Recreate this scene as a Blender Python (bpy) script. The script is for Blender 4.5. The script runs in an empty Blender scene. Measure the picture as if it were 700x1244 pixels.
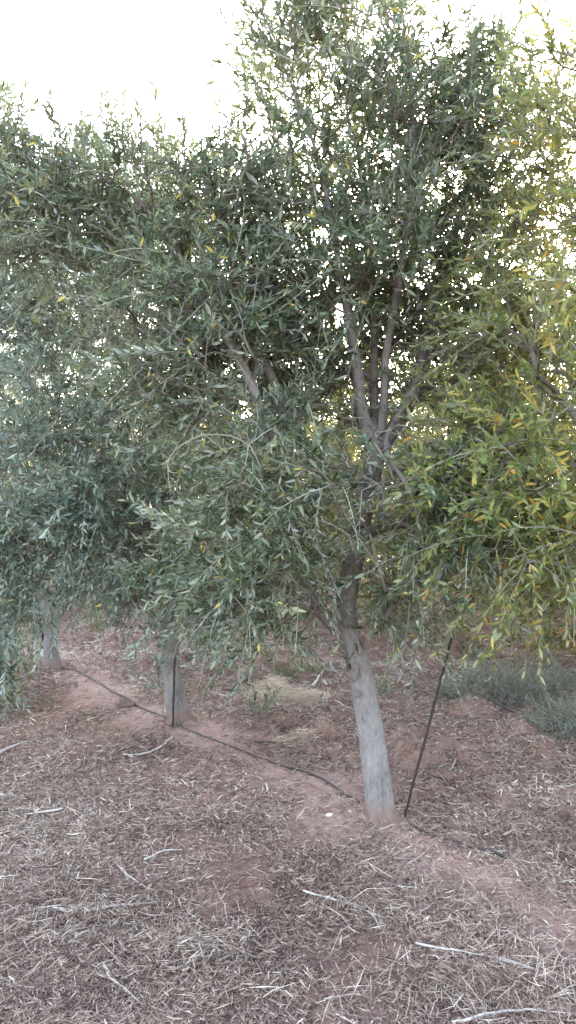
import bpy, math
import numpy as np

SC = bpy.context.scene
COL = SC.collection
F = 976.0            # focal length in photo pixels (700 x 1244)
CAMZ = 1.5
HOR = 630.0
rng = np.random.default_rng(11)


# ------------------------------------------------------------------ helpers
def P(x, y, d):
    """photo pixel + depth -> world point"""
    return np.array([(x - 350.0) / F * d, d, CAMZ + (HOR - y) / F * d])


def smooth(t):
    t = np.clip(t, 0, 1)
    return t * t * (3 - 2 * t)


_tab = np.random.default_rng(5).random((256, 256))


def vnoise(x, y):
    x = np.asarray(x, float); y = np.asarray(y, float)
    xi = np.floor(x).astype(int); yi = np.floor(y).astype(int)
    fx = smooth(x - xi); fy = smooth(y - yi)
    a = _tab[xi & 255, yi & 255]; b = _tab[(xi + 1) & 255, yi & 255]
    c = _tab[xi & 255, (yi + 1) & 255]; d = _tab[(xi + 1) & 255, (yi + 1) & 255]
    return (a * (1 - fx) + b * fx) * (1 - fy) + (c * (1 - fx) + d * fx) * fy


def fbm(x, y, f, o=3):
    s = 0; a = 1; t = 0
    for i in range(o):
        s = s + a * vnoise(x * f + 13.1 * i, y * f - 7.7 * i); t += a; a *= .5; f *= 2.03
    return s / t


ROWP = np.array([0.46, 4.07]); ROWD = np.array([-0.53, 0.848])      # the planted row
ROWN = np.array([0.848, 0.53])                                     # away from the camera


def rowdist(x, y):
    return (x - ROWP[0]) * ROWN[0] + (y - ROWP[1]) * ROWN[1]


def height(x, y):
    x = np.asarray(x, float); y = np.asarray(y, float)
    s = rowdist(x, y) + 0.25 * (fbm(x, y, .5, 2) - .5)
    h = 0.085 * (np.exp(-(np.clip(s + .12, 0, 9) / .3) ** 2) * np.exp(-(np.clip(s + .12, -9, 0) / .7) ** 2)) - .085
    for bx, by in ((.46, 4.0), (-.81, 6.1), (-2.4, 8.13)):
        h = h + .035 * np.exp(-((x - bx) ** 2 + (y - by) ** 2) / .035)
    h = h + 0.05 * (fbm(x, y, .8, 2) - .5)
    h = h + 0.045 * (fbm(x + 9, y, 3.1, 3) - .5)
    cl = np.clip(fbm(x - 5, y + 3, 5.5, 2) - .60, 0, 1)
    far = smooth((s + .1) / .8)
    h = h + cl * (.07 + .33 * far)
    h = h + 0.022 * (fbm(x, y, 14, 2) - .5) + .016 * (fbm(x, y, 37, 2) - .5) + .05 * np.clip(vnoise(x * 21 + 3, y * 21) - .78, 0, 1) * fbm(x, y, 1.4, 2)
    fade = smooth((np.hypot(x, y) - 20) / 20)
    return h * (1 - fade)


def G(x, y):
    """photo pixel on the ground -> world point"""
    d = CAMZ * F / (y - HOR)
    for _ in range(4):
        X = (x - 350) / F * d
        d = (CAMZ - float(height(X, d))) * F / (y - HOR)
    X = (x - 350) / F * d
    return np.array([X, d, float(height(X, d))])


def mk(name, V, polys, mat=None, parent=None, attr=None, smoothf=True, mats=None, midx=None):
    me = bpy.data.meshes.new(name)
    V = np.asarray(V, np.float32)
    me.vertices.add(len(V)); me.vertices.foreach_set('co', V.ravel())
    polys = [np.asarray(p, np.int32) for p in polys if len(p)]
    nl = sum(p.size for p in polys); npol = sum(len(p) for p in polys)
    me.loops.add(nl); me.polygons.add(npol)
    me.loops.foreach_set('vertex_index', np.concatenate([p.ravel() for p in polys]))
    tot = np.concatenate([np.full(len(p), p.shape[1], np.int32) for p in polys])
    st = np.concatenate([[0], np.cumsum(tot)[:-1]]).astype(np.int32)
    me.polygons.foreach_set('loop_start', st)
    me.polygons.foreach_set('use_smooth', np.full(npol, smoothf))
    if attr is not None:
        a = me.attributes.new('tint', 'FLOAT', 'POINT')
        a.data.foreach_set('value', np.asarray(attr, np.float32))
    if mat: me.materials.append(mat)
    if mats:
        for m in mats: me.materials.append(m)
        me.polygons.foreach_set('material_index', np.asarray(midx, np.int32))
    me.update(calc_edges=True)
    ob = bpy.data.objects.new(name, me); COL.objects.link(ob)
    if parent: ob.parent = parent
    return ob


def norm(v):
    return v / (np.linalg.norm(v, axis=-1, keepdims=True) + 1e-9)


def catmull(pts, step=.05):
    pts = np.asarray(pts, float)
    if len(pts) < 3:
        n = max(2, int(np.linalg.norm(pts[-1, :3] - pts[0, :3]) / step) + 1)
        t = np.linspace(0, 1, n)[:, None]
        return pts[0] * (1 - t) + pts[-1] * t
    p = np.vstack([2 * pts[0] - pts[1], pts, 2 * pts[-1] - pts[-2]])
    out = []
    for i in range(1, len(p) - 2):
        n = max(1, int(np.linalg.norm(p[i + 1, :3] - p[i, :3]) / step))
        for t in np.arange(n) / n:
            out.append(.5 * ((2 * p[i]) + (p[i + 1] - p[i - 1]) * t + (2 * p[i - 1] - 5 * p[i] + 4 * p[i + 1] - p[i + 2]) * t * t
                             + (-p[i - 1] + 3 * p[i] - 3 * p[i + 1] + p[i + 2]) * t ** 3))
    out.append(p[-2])
    return np.array(out)


def tube(pts, rad, sides, off=0, cap=True, bump=None):
    """one tapering tube -> verts, quads, tris"""
    pts = np.asarray(pts, float); n = len(pts); rad = np.broadcast_to(rad, (n,))
    T = norm(np.gradient(pts, axis=0))
    u = np.cross(T[0], [0.3, 1, .1]); u /= np.linalg.norm(u) + 1e-9
    U = np.zeros_like(pts)
    for i in range(n):
        u = u - T[i] * np.dot(u, T[i]); u /= np.linalg.norm(u) + 1e-9
        U[i] = u
    W = np.cross(T, U)
    a = np.arange(sides) / sides * 2 * np.pi
    R = rad[:, None] * np.ones(sides)
    if bump is not None: R = R * bump(np.arange(n) / (n - 1), a)
    V = pts[:, None] + R[..., None] * (np.cos(a)[None, :, None] * U[:, None] + np.sin(a)[None, :, None] * W[:, None])
    V = V.reshape(-1, 3)
    i = np.arange(n - 1)[:, None] * sides; j = np.arange(sides)[None]; k = (j + 1) % sides
    Q = np.stack([i + j, i + k, i + sides + k, i + sides + j], -1).reshape(-1, 4)
    tr = np.zeros((0, 3), int)
    if cap:
        V = np.vstack([V, pts[0], pts[-1]]); c0 = n * sides; jj = np.arange(sides); kk = (jj + 1) % sides
        tr = np.vstack([np.stack([np.full(sides, c0), kk, jj], -1),
                        np.stack([np.full(sides, c0 + 1), (n - 1) * sides + jj, (n - 1) * sides + kk], -1)])
    return V, Q + off, tr + off


class MB:
    def __init__(s): s.V = []; s.Q = []; s.T = []; s.A = []; s.n = 0
    def tube(s, pts, rad, sides, a=0., **k):
        V, Q, T = tube(pts, rad, sides, s.n, **k)
        s.V.append(V); s.Q.append(Q); s.T.append(T); s.A.append(np.full(len(V), a)); s.n += len(V)
    def raw(s, V, Q=None, T=None, A=None):
        V = np.asarray(V, float)
        s.V.append(V)
        if Q is not None and len(Q): s.Q.append(np.asarray(Q) + s.n)
        if T is not None and len(T): s.T.append(np.asarray(T) + s.n)
        s.A.append(np.zeros(len(V)) if A is None else np.asarray(A)); s.n += len(V)
    def build(s, name, mat, parent=None, origin=None, **k):
        V = np.vstack(s.V)
        if origin is not None: V = V - np.asarray(origin)
        P_ = []
        if s.Q: P_.append(np.vstack(s.Q))
        if s.T: P_.append(np.vstack(s.T))
        return mk(name, V, P_, mat, parent, np.concatenate(s.A), **k)


def tag(o, label=None, cat=None, group=None, kind=None):
    if label: o['label'] = label
    if cat: o['category'] = cat
    if group: o['group'] = group
    if kind: o['kind'] = kind
    return o


def empty(name, loc):
    o = bpy.data.objects.new(name, None); COL.objects.link(o); o.location = [float(v) for v in loc]
    o.empty_display_size = .1
    return o


def copy_tree(o, loc, rz=0, s=1.0):
    r = o.copy(); COL.objects.link(r); r.location = [float(v) for v in loc]; r.rotation_euler = (0, 0, rz); r.scale = (s, s, s)
    for ch in o.children:
        c = ch.copy(); COL.objects.link(c); c.parent = r
    return r


# ------------------------------------------------------------------ materials
def nt(name):
    m = bpy.data.materials.new(name); m.use_nodes = True
    N = m.node_tree.nodes; L = m.node_tree.links
    return m, N, L, N['Principled BSDF'], N['Material Output']


def ramp(N, stops):
    r = N.new('ShaderNodeValToRGB'); e = r.color_ramp.elements
    while len(e) < len(stops): e.new(.5)
    for k, (p, c) in zip(e, stops): k.position = p; k.color = (*c, 1)
    return r


def leaf_mat(name, stops, under, trans=.35, tcol=(.25, .3, .06)):
    m, N, L, B, O = nt(name)
    at = N.new('ShaderNodeAttribute'); at.attribute_name = 'tint'
    r = ramp(N, stops); L.new(at.outputs['Fac'], r.inputs[0])
    geo = N.new('ShaderNodeNewGeometry')
    mx = N.new('ShaderNodeMixRGB'); L.new(geo.outputs['Backfacing'], mx.inputs[0])
    L.new(r.outputs[0], mx.inputs[1])
    mu = N.new('ShaderNodeMixRGB'); mu.inputs[0].default_value = .6; L.new(r.outputs[0], mu.inputs[1]); mu.inputs[2].default_value = (*under, 1)
    L.new(mu.outputs[0], mx.inputs[2])
    L.new(mx.outputs[0], B.inputs['Base Color']); B.inputs['Roughness'].default_value = .5
    B.inputs['Specular IOR Level'].default_value = .25
    tr = N.new('ShaderNodeBsdfTranslucent')
    mt = N.new('ShaderNodeMixRGB'); mt.inputs[0].default_value = .55; L.new(r.outputs[0], mt.inputs[1]); mt.inputs[2].default_value = (*tcol, 1)
    L.new(mt.outputs[0], tr.inputs[0])
    ms = N.new('ShaderNodeMixShader'); ms.inputs[0].default_value = trans
    L.new(B.outputs[0], ms.inputs[1]); L.new(tr.outputs[0], ms.inputs[2]); L.new(ms.outputs[0], O.inputs[0])
    return m


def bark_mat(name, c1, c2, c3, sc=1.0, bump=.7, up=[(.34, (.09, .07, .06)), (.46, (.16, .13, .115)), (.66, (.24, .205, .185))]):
    m, N, L, B, O = nt(name)
    tc = N.new('ShaderNodeTexCoord'); mp = N.new('ShaderNodeMapping'); mp.inputs['Scale'].default_value = (sc, sc, sc * .55)
    L.new(tc.outputs['Object'], mp.inputs[0])
    n1 = N.new('ShaderNodeTexNoise'); n1.inputs['Scale'].default_value = 60; n1.inputs['Detail'].default_value = 8; n1.inputs['Roughness'].default_value = .65
    L.new(mp.outputs[0], n1.inputs[0])
    n2 = N.new('ShaderNodeTexNoise'); n2.inputs['Scale'].default_value = 7; n2.inputs['Detail'].default_value = 5
    L.new(tc.outputs['Object'], n2.inputs[0])
    r = ramp(N, [(.34, c1), (.46, c2), (.66, c3)]); 
    ad = N.new('ShaderNodeMath'); ad.operation = 'ADD'; L.new(n1.outputs[0], ad.inputs[0]); L.new(n2.outputs[0], ad.inputs[1])
    hf = N.new('ShaderNodeMath'); hf.operation = 'MULTIPLY'; hf.inputs[1].default_value = .5; L.new(ad.outputs[0], hf.inputs[0])
    L.new(hf.outputs[0], r.inputs[0])
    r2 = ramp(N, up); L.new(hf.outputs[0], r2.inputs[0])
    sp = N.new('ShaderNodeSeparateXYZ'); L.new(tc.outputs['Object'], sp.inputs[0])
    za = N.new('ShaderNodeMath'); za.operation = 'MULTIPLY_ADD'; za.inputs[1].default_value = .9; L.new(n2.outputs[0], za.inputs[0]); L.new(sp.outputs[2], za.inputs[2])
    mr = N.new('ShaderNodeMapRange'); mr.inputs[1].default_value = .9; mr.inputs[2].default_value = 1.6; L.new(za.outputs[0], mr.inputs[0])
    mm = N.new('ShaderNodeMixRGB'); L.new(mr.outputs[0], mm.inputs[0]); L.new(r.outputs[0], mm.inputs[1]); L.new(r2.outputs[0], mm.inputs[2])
    # bluish lime streaks and small dark scars
    n3 = N.new('ShaderNodeTexNoise'); n3.inputs['Scale'].default_value = 16; n3.inputs['Detail'].default_value = 3
    mp3 = N.new('ShaderNodeMapping'); mp3.inputs['Scale'].default_value = (1, 1, .6); L.new(tc.outputs['Object'], mp3.inputs[0]); L.new(mp3.outputs[0], n3.inputs[0])
    r3 = ramp(N, [(.30, (.35, .29, .26)), (.33, (.75, .7, .66)), (.45, (1, 1, 1))]); L.new(n3.outputs[0], r3.inputs[0])
    ds = N.new('ShaderNodeMath'); ds.operation = 'MULTIPLY_ADD'; ds.inputs[1].default_value = -.22; L.new(n1.outputs[0], ds.inputs[0]); L.new(sp.outputs[2], ds.inputs[2])
    dr = N.new('ShaderNodeMapRange'); dr.inputs[1].default_value = -.07; dr.inputs[2].default_value = -.01; dr.inputs[3].default_value = .8; dr.inputs[4].default_value = 0; L.new(ds.outputs[0], dr.inputs[0])
    dm = N.new('ShaderNodeMixRGB'); L.new(dr.outputs[0], dm.inputs[0]); L.new(mm.outputs[0], dm.inputs[1]); dm.inputs[2].default_value = (.2, .125, .1, 1); mm = dm
    mv = N.new('ShaderNodeMixRGB'); mv.blend_type = 'MULTIPLY'; mv.inputs[0].default_value = .8; L.new(mm.outputs[0], mv.inputs[1]); L.new(r3.outputs[0], mv.inputs[2])
    L.new(mv.outputs[0], B.inputs['Base Color'])
    B.inputs['Roughness'].default_value = .9; B.inputs['Specular IOR Level'].default_value = .2
    b = N.new('ShaderNodeBump'); b.inputs['Strength'].default_value = .8; b.inputs['Distance'].default_value = .014
    L.new(n1.outputs[0], b.inputs['Height']); L.new(b.outputs[0], B.inputs['Normal'])
    return m


def plain_mat(name, stops, rough=.85, spec=.2, scale=None, bump=0):
    """colour by per-piece tint"""
    m, N, L, B, O = nt(name)
    at = N.new('ShaderNodeAttribute'); at.attribute_name = 'tint'
    r = ramp(N, stops)
    if scale:
        tc = N.new('ShaderNodeTexCoord'); n = N.new('ShaderNodeTexNoise'); n.inputs['Scale'].default_value = scale; n.inputs['Detail'].default_value = 5
        L.new(tc.outputs['Object'], n.inputs[0])
        a = N.new('ShaderNodeMath'); a.operation = 'MULTIPLY_ADD'; a.inputs[1].default_value = .8; L.new(n.outputs[0], a.inputs[0])
        s = N.new('ShaderNodeMath'); s.operation = 'SUBTRACT'; s.inputs[1].default_value = .4; L.new(at.outputs['Fac'], s.inputs[0])
        L.new(s.outputs[0], a.inputs[2]); L.new(a.outputs[0], r.inputs[0])
        if bump:
            b = N.new('ShaderNodeBump'); b.inputs['Strength'].default_value = bump; b.inputs['Distance'].default_value = .01
            L.new(n.outputs[0], b.inputs['Height']); L.new(b.outputs[0], B.inputs['Normal'])
    else:
        L.new(at.outputs['Fac'], r.inputs[0])
    L.new(r.outputs[0], B.inputs['Base Color'])
    B.inputs['Roughness'].default_value = rough; B.inputs['Specular IOR Level'].default_value = spec
    return m


LEAF = {
    'main': leaf_mat('olive_leaf', [(0, (.02, .034, .02)), (.3, (.055, .082, .048)), (.6, (.115, .15, .09)), (.85, (.225, .26, .165)), (.97, (.36, .34, .18)), (1, (.45, .34, .09))], (.36, .38, .33), .27),
    'blue': leaf_mat('olive_leaf_grey', [(0, (.03, .048, .034)), (.3, (.088, .125, .092)), (.6, (.18, .228, .178)), (.88, (.31, .355, .28)), (1, (.4, .36, .17))], (.37, .41, .35), .24, (.2, .25, .12)),
    'yellow': leaf_mat('olive_leaf_yellowish', [(0, (.025, .045, .014)), (.25, (.07, .105, .032)), (.5, (.14, .185, .055)), (.74, (.24, .265, .085)), (.885, (.34, .33, .11)), (.9, (.46, .36, .09)), (1, (.52, .24, .04))], (.32, .33, .22), .38, (.42, .38, .10)),
    'back': leaf_mat('olive_leaf_far', [(0, (.025, .04, .014)), (.4, (.09, .115, .042)), (.75, (.19, .2, .08)), (1, (.38, .32, .09))], (.28, .29, .19), .4, (.4, .37, .08)),
    'weed': leaf_mat('weed_leaf', [(0, (.06, .065, .055)), (.5, (.17, .18, .155)), (1, (.3, .31, .25))], (.26, .28, .24), .25),
}
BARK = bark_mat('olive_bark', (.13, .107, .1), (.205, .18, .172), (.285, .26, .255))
BARK_UP = bark_mat('olive_bark_limbs', (.10, .078, .07), (.19, .15, .14), (.28, .23, .215), 1.2)
TWIG = plain_mat('twig_bark', [(0, (.16, .14, .10)), (.6, (.26, .235, .19)), (1, (.45, .41, .35))])
LITTER = plain_mat('dry_litter', [(0, (.05, .03, .024)), (.25, (.185, .118, .09)), (.56, (.34, .248, .196)), (.84, (.53, .425, .345)), (1, (.78, .68, .57))], .8, .25)
STRAW = plain_mat('dry_straw', [(0, (.3, .21, .15)), (.5, (.58, .45, .34)), (1, (.8, .69, .56))])
STICK = plain_mat('dead_wood', [(0, (.14, .11, .1)), (.5, (.34, .29, .26)), (1, (.58, .53, .48))], .85, .2, 30, .5)
ROD = plain_mat('rusty_iron', [(0, (.012, .010, .010)), (.5, (.03, .022, .02)), (1, (.07, .045, .035))], .6, .4, 60, .4)
PIPE = plain_mat('dusty_black_plastic', [(0, (.03, .024, .022)), (.5, (.06, .045, .04)), (1, (.16, .12, .105))], .6, .4, 12)
SOIL = plain_mat('soil_clod', [(0, (.09, .055, .046)), (.5, (.17, .11, .095)), (1, (.25, .17, .15))], .95, .1, 30, 1.0)
STONE = plain_mat('pale_stone', [(0, (.4, .38, .35)), (1, (.75, .72, .68))], .8, .2, 25, .3)


def ground_mat():
    m, N, L, B, O = nt('soil')
    tc = N.new('ShaderNodeTexCoord')
    def noise(s, d=6, r=.6):
        n = N.new('ShaderNodeTexNoise'); n.inputs['Scale'].default_value = s; n.inputs['Detail'].default_value = d; n.inputs['Roughness'].default_value = r
        L.new(tc.outputs['Object'], n.inputs[0]); return n
    a = noise(1.6); b = noise(22, 8, .7); c = noise(90, 5, .7)
    at = N.new('ShaderNodeAttribute'); at.attribute_name = 'tint'   # 1 on the bare crumbled bank of the row
    r = ramp(N, [(.3, (.16, .09, .073)), (.5, (.30, .185, .152)), (.7, (.43, .29, .245))])
    s = N.new('ShaderNodeMath'); s.operation = 'MULTIPLY_ADD'; s.inputs[1].default_value = .5; L.new(a.outputs[0], s.inputs[0])
    h = N.new('ShaderNodeMath'); h.operation = 'MULTIPLY'; h.inputs[1].default_value = .5; L.new(b.outputs[0], h.inputs[0]); L.new(h.outputs[0], s.inputs[2])
    L.new(s.outputs[0], r.inputs[0])
    r2 = ramp(N, [(.3, (.29, .18, .152)), (.52, (.44, .295, .255)), (.7, (.56, .41, .365))]); L.new(s.outputs[0], r2.inputs[0])
    mx = N.new('ShaderNodeMixRGB'); L.new(at.outputs['Fac'], mx.inputs[0]); L.new(r.outputs[0], mx.inputs[1]); L.new(r2.outputs[0], mx.inputs[2])
    L.new(mx.outputs[0], B.inputs['Base Color']); B.inputs['Roughness'].default_value = .95; B.inputs['Specular IOR Level'].default_value = .1
    ad = N.new('ShaderNodeMath'); ad.operation = 'ADD'; L.new(b.outputs[0], ad.inputs[0]); L.new(c.outputs[0], ad.inputs[1])
    bp = N.new('ShaderNodeBump'); bp.inputs['Strength'].default_value = .9; bp.inputs['Distance'].default_value = .025
    L.new(ad.outputs[0], bp.inputs['Height']); L.new(bp.outputs[0], B.inputs['Normal'])
    return m


# ------------------------------------------------------------------ ground
def graded(lo, hi, step, far):
    a = list(np.arange(lo, hi, step)); s = step
    v = a[-1]
    while v < far: s *= 1.35; v += s; a.append(v)
    s = step; v = a[0]; b = []
    while v > -far: s *= 1.35; v -= s; b.append(v)
    return np.array(b[::-1] + a)


def bare(x, y):
    """how bare the soil is (0 littered .. 1 bare)"""
    s = rowdist(x, y) + .35 * (fbm(x, y, .9, 2) - .5)
    st = np.exp(-((s + .1) / .24) ** 2)
    st2 = smooth((fbm(x + 31, y - 4, 1.5, 2) - .66) / .1)
    st2 = st2 * np.where(rowdist(x, y) > .7, .35, 1)
    return np.clip(st * (.55 + .9 * fbm(x, y, 2.2, 2)) * 1.0 + st2 * .85, 0, 1)


gx = graded(-2.3, 2.4, .0155, 6); gx = gx[(gx > -2.3) & (gx < 2.4)]
gx = np.concatenate([np.arange(-5.5, -2.3, .045), gx, np.arange(2.42, 6, .045)])
ext = 6 * 1.3 ** np.arange(1, 17); gx = np.concatenate([-ext[::-1], gx, ext])
gy = np.concatenate([-ext[::-1], [-4, -2, 0, 1, 1.6], np.arange(1.9, 6.2, .0155), np.arange(6.23, 13, .045), 13 * 1.25 ** np.arange(1, 16)])
X, Y = np.meshgrid(gx, gy); X = X.ravel(); Y = Y.ravel()
Z = height(X, Y)
nx, ny = len(gx), len(gy)
i = (np.arange(ny - 1)[:, None] * nx + np.arange(nx - 1)[None]).ravel()
gq = np.stack([i, i + 1, i + nx + 1, i + nx], -1)
sb = rowdist(X, Y) + .35 * (fbm(X, Y, .9, 2) - .5)
gt = np.clip(np.exp(-((sb + .1) / .34) ** 2) * (.4 + fbm(X, Y, 2.2, 2)), 0, 1)
tag(mk('ground', np.stack([X, Y, Z], -1), [gq], ground_mat(), attr=gt), 'reddish brown orchard soil under dry litter', kind='structure')


# ------------------------------------------------------------------ litter
def chips(n, x0, x1, y0, y1, lmin, lmax, wmin, wmax, seed, lift=.012, thin=True):
    r = np.random.default_rng(seed)
    # sample uniform in the seen wedge
    y = np.sqrt(r.uniform(y0 ** 2, y1 ** 2, n)); x = r.uniform(x0, x1, n) * y
    b = bare(x, y); keep = r.random(n) > b * .9
    # piles and thin spots
    keep &= r.random(n) < np.clip(-.35 + 1.5 * fbm(x - 3, y + 8, 1.1, 3) + .9 * fbm(x, y + 4, 5.5, 2), .08, 1)
    x = x[keep]; y = y[keep]; n = len(x)
    L_ = r.uniform(lmin, lmax, n) * np.clip(np.exp(r.normal(-.35, .45, n)), .25, 1.7); W = r.uniform(wmin, wmax, n) * r.uniform(.55, 1.0, n)
    clump = fbm(x * 1.0, y, 3.0, 2)
    z = height(x, y) + r.uniform(.001, lift, n) * (.4 + 1.6 * clump)
    az = r.uniform(0, 2 * np.pi, n) ; el = r.normal(0, .22, n)
    D = np.stack([np.cos(az) * np.cos(el), np.sin(az) * np.cos(el), np.sin(el)], -1)
    roll = r.normal(0, .6, n)
    S0 = norm(np.cross(D, [0, 0, 1.])); N0 = np.cross(S0, D)
    S = S0 * np.cos(roll)[:, None] + N0 * np.sin(roll)[:, None]; Nn = np.cross(S, D)
    c = np.stack([x, y, z], -1)
    bend = r.normal(0, .12, n)[:, None] * L_[:, None]; sb_ = r.normal(0, .1, n)[:, None] * L_[:, None]
    h = L_[:, None] * .5; w = W[:, None] * .5
    p0 = c - D * h - Nn * bend - S * sb_
    p1 = c + Nn * bend * .3; p2 = c + D * h - Nn * bend + S * sb_ * .5
    V = np.stack([p0 - S * w * .35, p0 + S * w * .35, p1 + S * w, p1 - S * w, p2 + S * w * .25, p2 - S * w * .25], 1).reshape(-1, 3)
    k = np.arange(n)[:, None] * 6
    Q = np.vstack([k + np.array([0, 1, 2, 3]), k + np.array([3, 2, 4, 5])])
    t = np.clip(.16 * smooth((y - 6) / 4) + r.beta(1.7, 2.4, n) + .45 * (fbm(x, y, 1.3, 3) - .5), 0, 1)
    return V, Q, np.repeat(t, 6)


lit = MB()
for args in [(95000, -.42, .42, 2.0, 4.2, .022, .065, .003, .008, 1), (150000, -.45, .45, 4.0, 8.5, .03, .08, .004, .011, 2),
             (150000, -.45, .5, 7.2, 15, .05, .13, .007, .016, 3), (14000, -.42, .42, 2.0, 3.4, .012, .03, .003, .007, 9), (20000, -.42, .42, 1.9, 4.6, .06, .13, .002, .005, 4), (2500, -.42, .42, 1.9, 5.5, .14, .3, .003, .006, 14),
             (12000, -.42, .42, 4.6, 9, .08, .2, .003, .006, 5)]:
    V, Q, A = chips(*args); lit.raw(V, Q, None, A)
for (gx_, gy_, sx_, sy_, n_, l0, l1, tb_) in [(120, 1115, .22, .12, 900, .03, .12, .15), (245, 1150, .12, .09, 420, .03, .11, .28), (630, 1195, .25, .1, 800, .04, .18, .1), (60, 960, .3, .2, 500, .02, .08, .15),
                                       (420, 1105, .14, .06, 160, .05, .15, .12), (560, 1085, .2, .1, 260, .05, .14, .05), (330, 1200, .3, .08, 500, .03, .09, .08), (510, 835, .6, .3, 500, .06, .2, .2)]:
    r = np.random.default_rng(gx_); V, Q, A = chips(n_ * 3, -.3, .3, 3, 4, l0, l1, .002, .0048, gx_ + 7)
    k = len(V) // 6; C = V.reshape(k, 6, 3); C = C - C.mean(1, keepdims=True); c0 = G(gx_, gy_)
    cx = c0[0] + r.normal(0, sx_, k); cy = c0[1] + r.normal(0, sy_, k); V = C + np.stack([cx, cy, height(cx, cy) + r.uniform(.006, .03, k)], -1)[:, None]
    lit.raw(V.reshape(-1, 3), Q, None, np.clip(A + tb_ * .8, 0, .93))
for (bx, by), n_ in (((b_[0], b_[1]), 420) for b_ in (G(462, 992), G(221, 872), G(66, 808))):
    r = np.random.default_rng(int(by * 100)); V, Q, A = chips(n_, -.3, .3, 3, 4, .02, .07, .003, .008, int(by * 50))
    k = len(V) // 6; a = r.uniform(0, 6.28, k); q = .1 + np.abs(r.normal(0, .09, k)); C = V.reshape(k, 6, 3); C = C - C.mean(1, keepdims=True)
    cx = bx + np.cos(a) * q; cy = by + np.sin(a) * q; V = C + np.stack([cx, cy, height(cx, cy) + r.uniform(.002, .012, k)], -1)[:, None]
    lit.raw(V.reshape(-1, 3), Q, None, A)
tag(lit.build('leaf_litter', LITTER, smoothf=False), 'dry fallen olive leaves and broken twigs covering the soil', 'leaf litter', kind='stuff')


# ------------------------------------------------------------------ trees
def leaves(S, D, Up, L_, W, curve, r):
    """six-vertex leaf blades; S base, D direction, Up blade normal"""
    n = len(S); Sd = norm(np.cross(D, Up)); U = np.cross(Sd, D)
    L3 = L_[:, None]; W3 = W[:, None]; c = curve[:, None] * L3
    b = S; m1 = S + D * L3 * .33 - U * c * .1; m2 = S + D * L3 * .7 - U * c * .45; tip = S + D * L3 - U * c
    cup = U * W3 * .18
    V = np.stack([b, m1 + Sd * W3 * .5 + cup, m1 - Sd * W3 * .5 + cup, m2 + Sd * W3 * .42 + cup, m2 - Sd * W3 * .42 + cup, tip], 1).reshape(-1, 3)
    k = np.arange(n)[:, None] * 6
    T = np.vstack([k + np.array([0, 1, 2]), k + np.array([3, 5, 4])])
    Q = k + np.array([1, 3, 4, 2])
    return V, Q, T


def shoots(S, D, Ln, r, droop, leaf_len=.058, gap=.021, keep=.85, tbias=0., srad=.0027, hang=0.):
    """S start, D direction, Ln length; returns stem mesh data and leaf mesh data"""
    n = len(S); K = 6
    bend = norm(r.normal(0, 1, (n, 3))) * r.uniform(0, .35, n)[:, None]
    g = np.zeros((n, 3)); g[:, 2] = -1
    dr = (r.uniform(.0, 1, n) * droop)[:, None]
    t = np.linspace(0, 1, K)
    C = S[:, None] + Ln[:, None, None] * (D[:, None] * t[None, :, None] + (bend + g * dr)[:, None] * (t ** 2)[None, :, None] * .6)
    T = norm(np.gradient(C, axis=1))
    U = norm(np.cross(T, np.array([.31, .2, .93]))); W = np.cross(T, U)
    rad = srad * (1.15 - .75 * t)[None, :, None]
    ang = np.arange(3) / 3 * 2 * np.pi
    SV = C[:, :, None] + rad[..., None] * (np.cos(ang)[None, None, :, None] * U[:, :, None] + np.sin(ang)[None, None, :, None] * W[:, :, None])
    SV = SV.reshape(-1, 3)
    base = np.arange(n)[:, None, None] * (K * 3); kk = np.arange(K - 1)[None, :, None] * 3; j = np.arange(3)[None, None]; j2 = (j + 1) % 3
    SQ = np.stack([base + kk + j, base + kk + j2, base + kk + 3 + j2, base + kk + 3 + j], -1).reshape(-1, 4)
    SA = np.repeat(r.random(n), K * 3)
    # leaves
    npair = np.maximum(3, (Ln / gap).astype(int)); M = int(npair.max())
    idx = np.repeat(np.arange(n), npair); pos = np.concatenate([np.arange(q) for q in npair])
    tt = (pos + .6 + r.uniform(-.25, .25, len(pos))) / npair[idx]
    tt = np.clip(tt, .08, 1.0)
    f = tt * (K - 1); i0 = np.minimum(f.astype(int), K - 2); fr = (f - i0)[:, None]
    c = C[idx, i0] * (1 - fr) + C[idx, i0 + 1] * fr; T_ = T[idx, i0]
    U_ = U[idx, i0]; W_ = W[idx, i0]
    phi = pos * (np.pi / 2) + r.normal(0, .3, len(pos)) + np.repeat(r.uniform(0, 6.28, n), npair)
    out = []
    shade = np.repeat(r.normal(0, .2, n) + .3 * (r.random(n) < .06), npair)
    for sgn in (1, -1):
        side = sgn * (np.cos(phi)[:, None] * U_ + np.sin(phi)[:, None] * W_)
        op = r.uniform(.4, 1.05, len(c))[:, None]
        d = T_ * np.cos(op) + side * np.sin(op) + r.normal(0, .09, (len(c), 3)); d[:, 2] -= hang * r.random(len(c)); d = norm(d)
        up = norm(T_ - d * np.sum(T_ * d, 1)[:, None] + r.normal(0, .4, (len(c), 3)))
        ln = leaf_len * (.75 + .5 * np.repeat(r.random(n), npair)) * r.uniform(.55, 1.2, len(c)) * (1 - .35 * np.maximum(tt - .75, 0) * 4 * r.random(len(c)))
        w = ln * r.uniform(.18, .28, len(c)); cu = r.normal(.1, .14, len(c))
        k = r.random(len(c)) < keep
        V, Q, Tt = leaves(c[k], d[k], up[k], ln[k], w[k], cu[k], r)
        a = np.clip(r.beta(2.2, 3.2, k.sum()) + shade[k] + tbias, 0, 1); a = np.where(r.random(len(a)) < .018, 1., np.minimum(a, .9))
        out.append((V, Q, Tt, np.repeat(a, 6)))
    return (SV, SQ, SA), out


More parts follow.
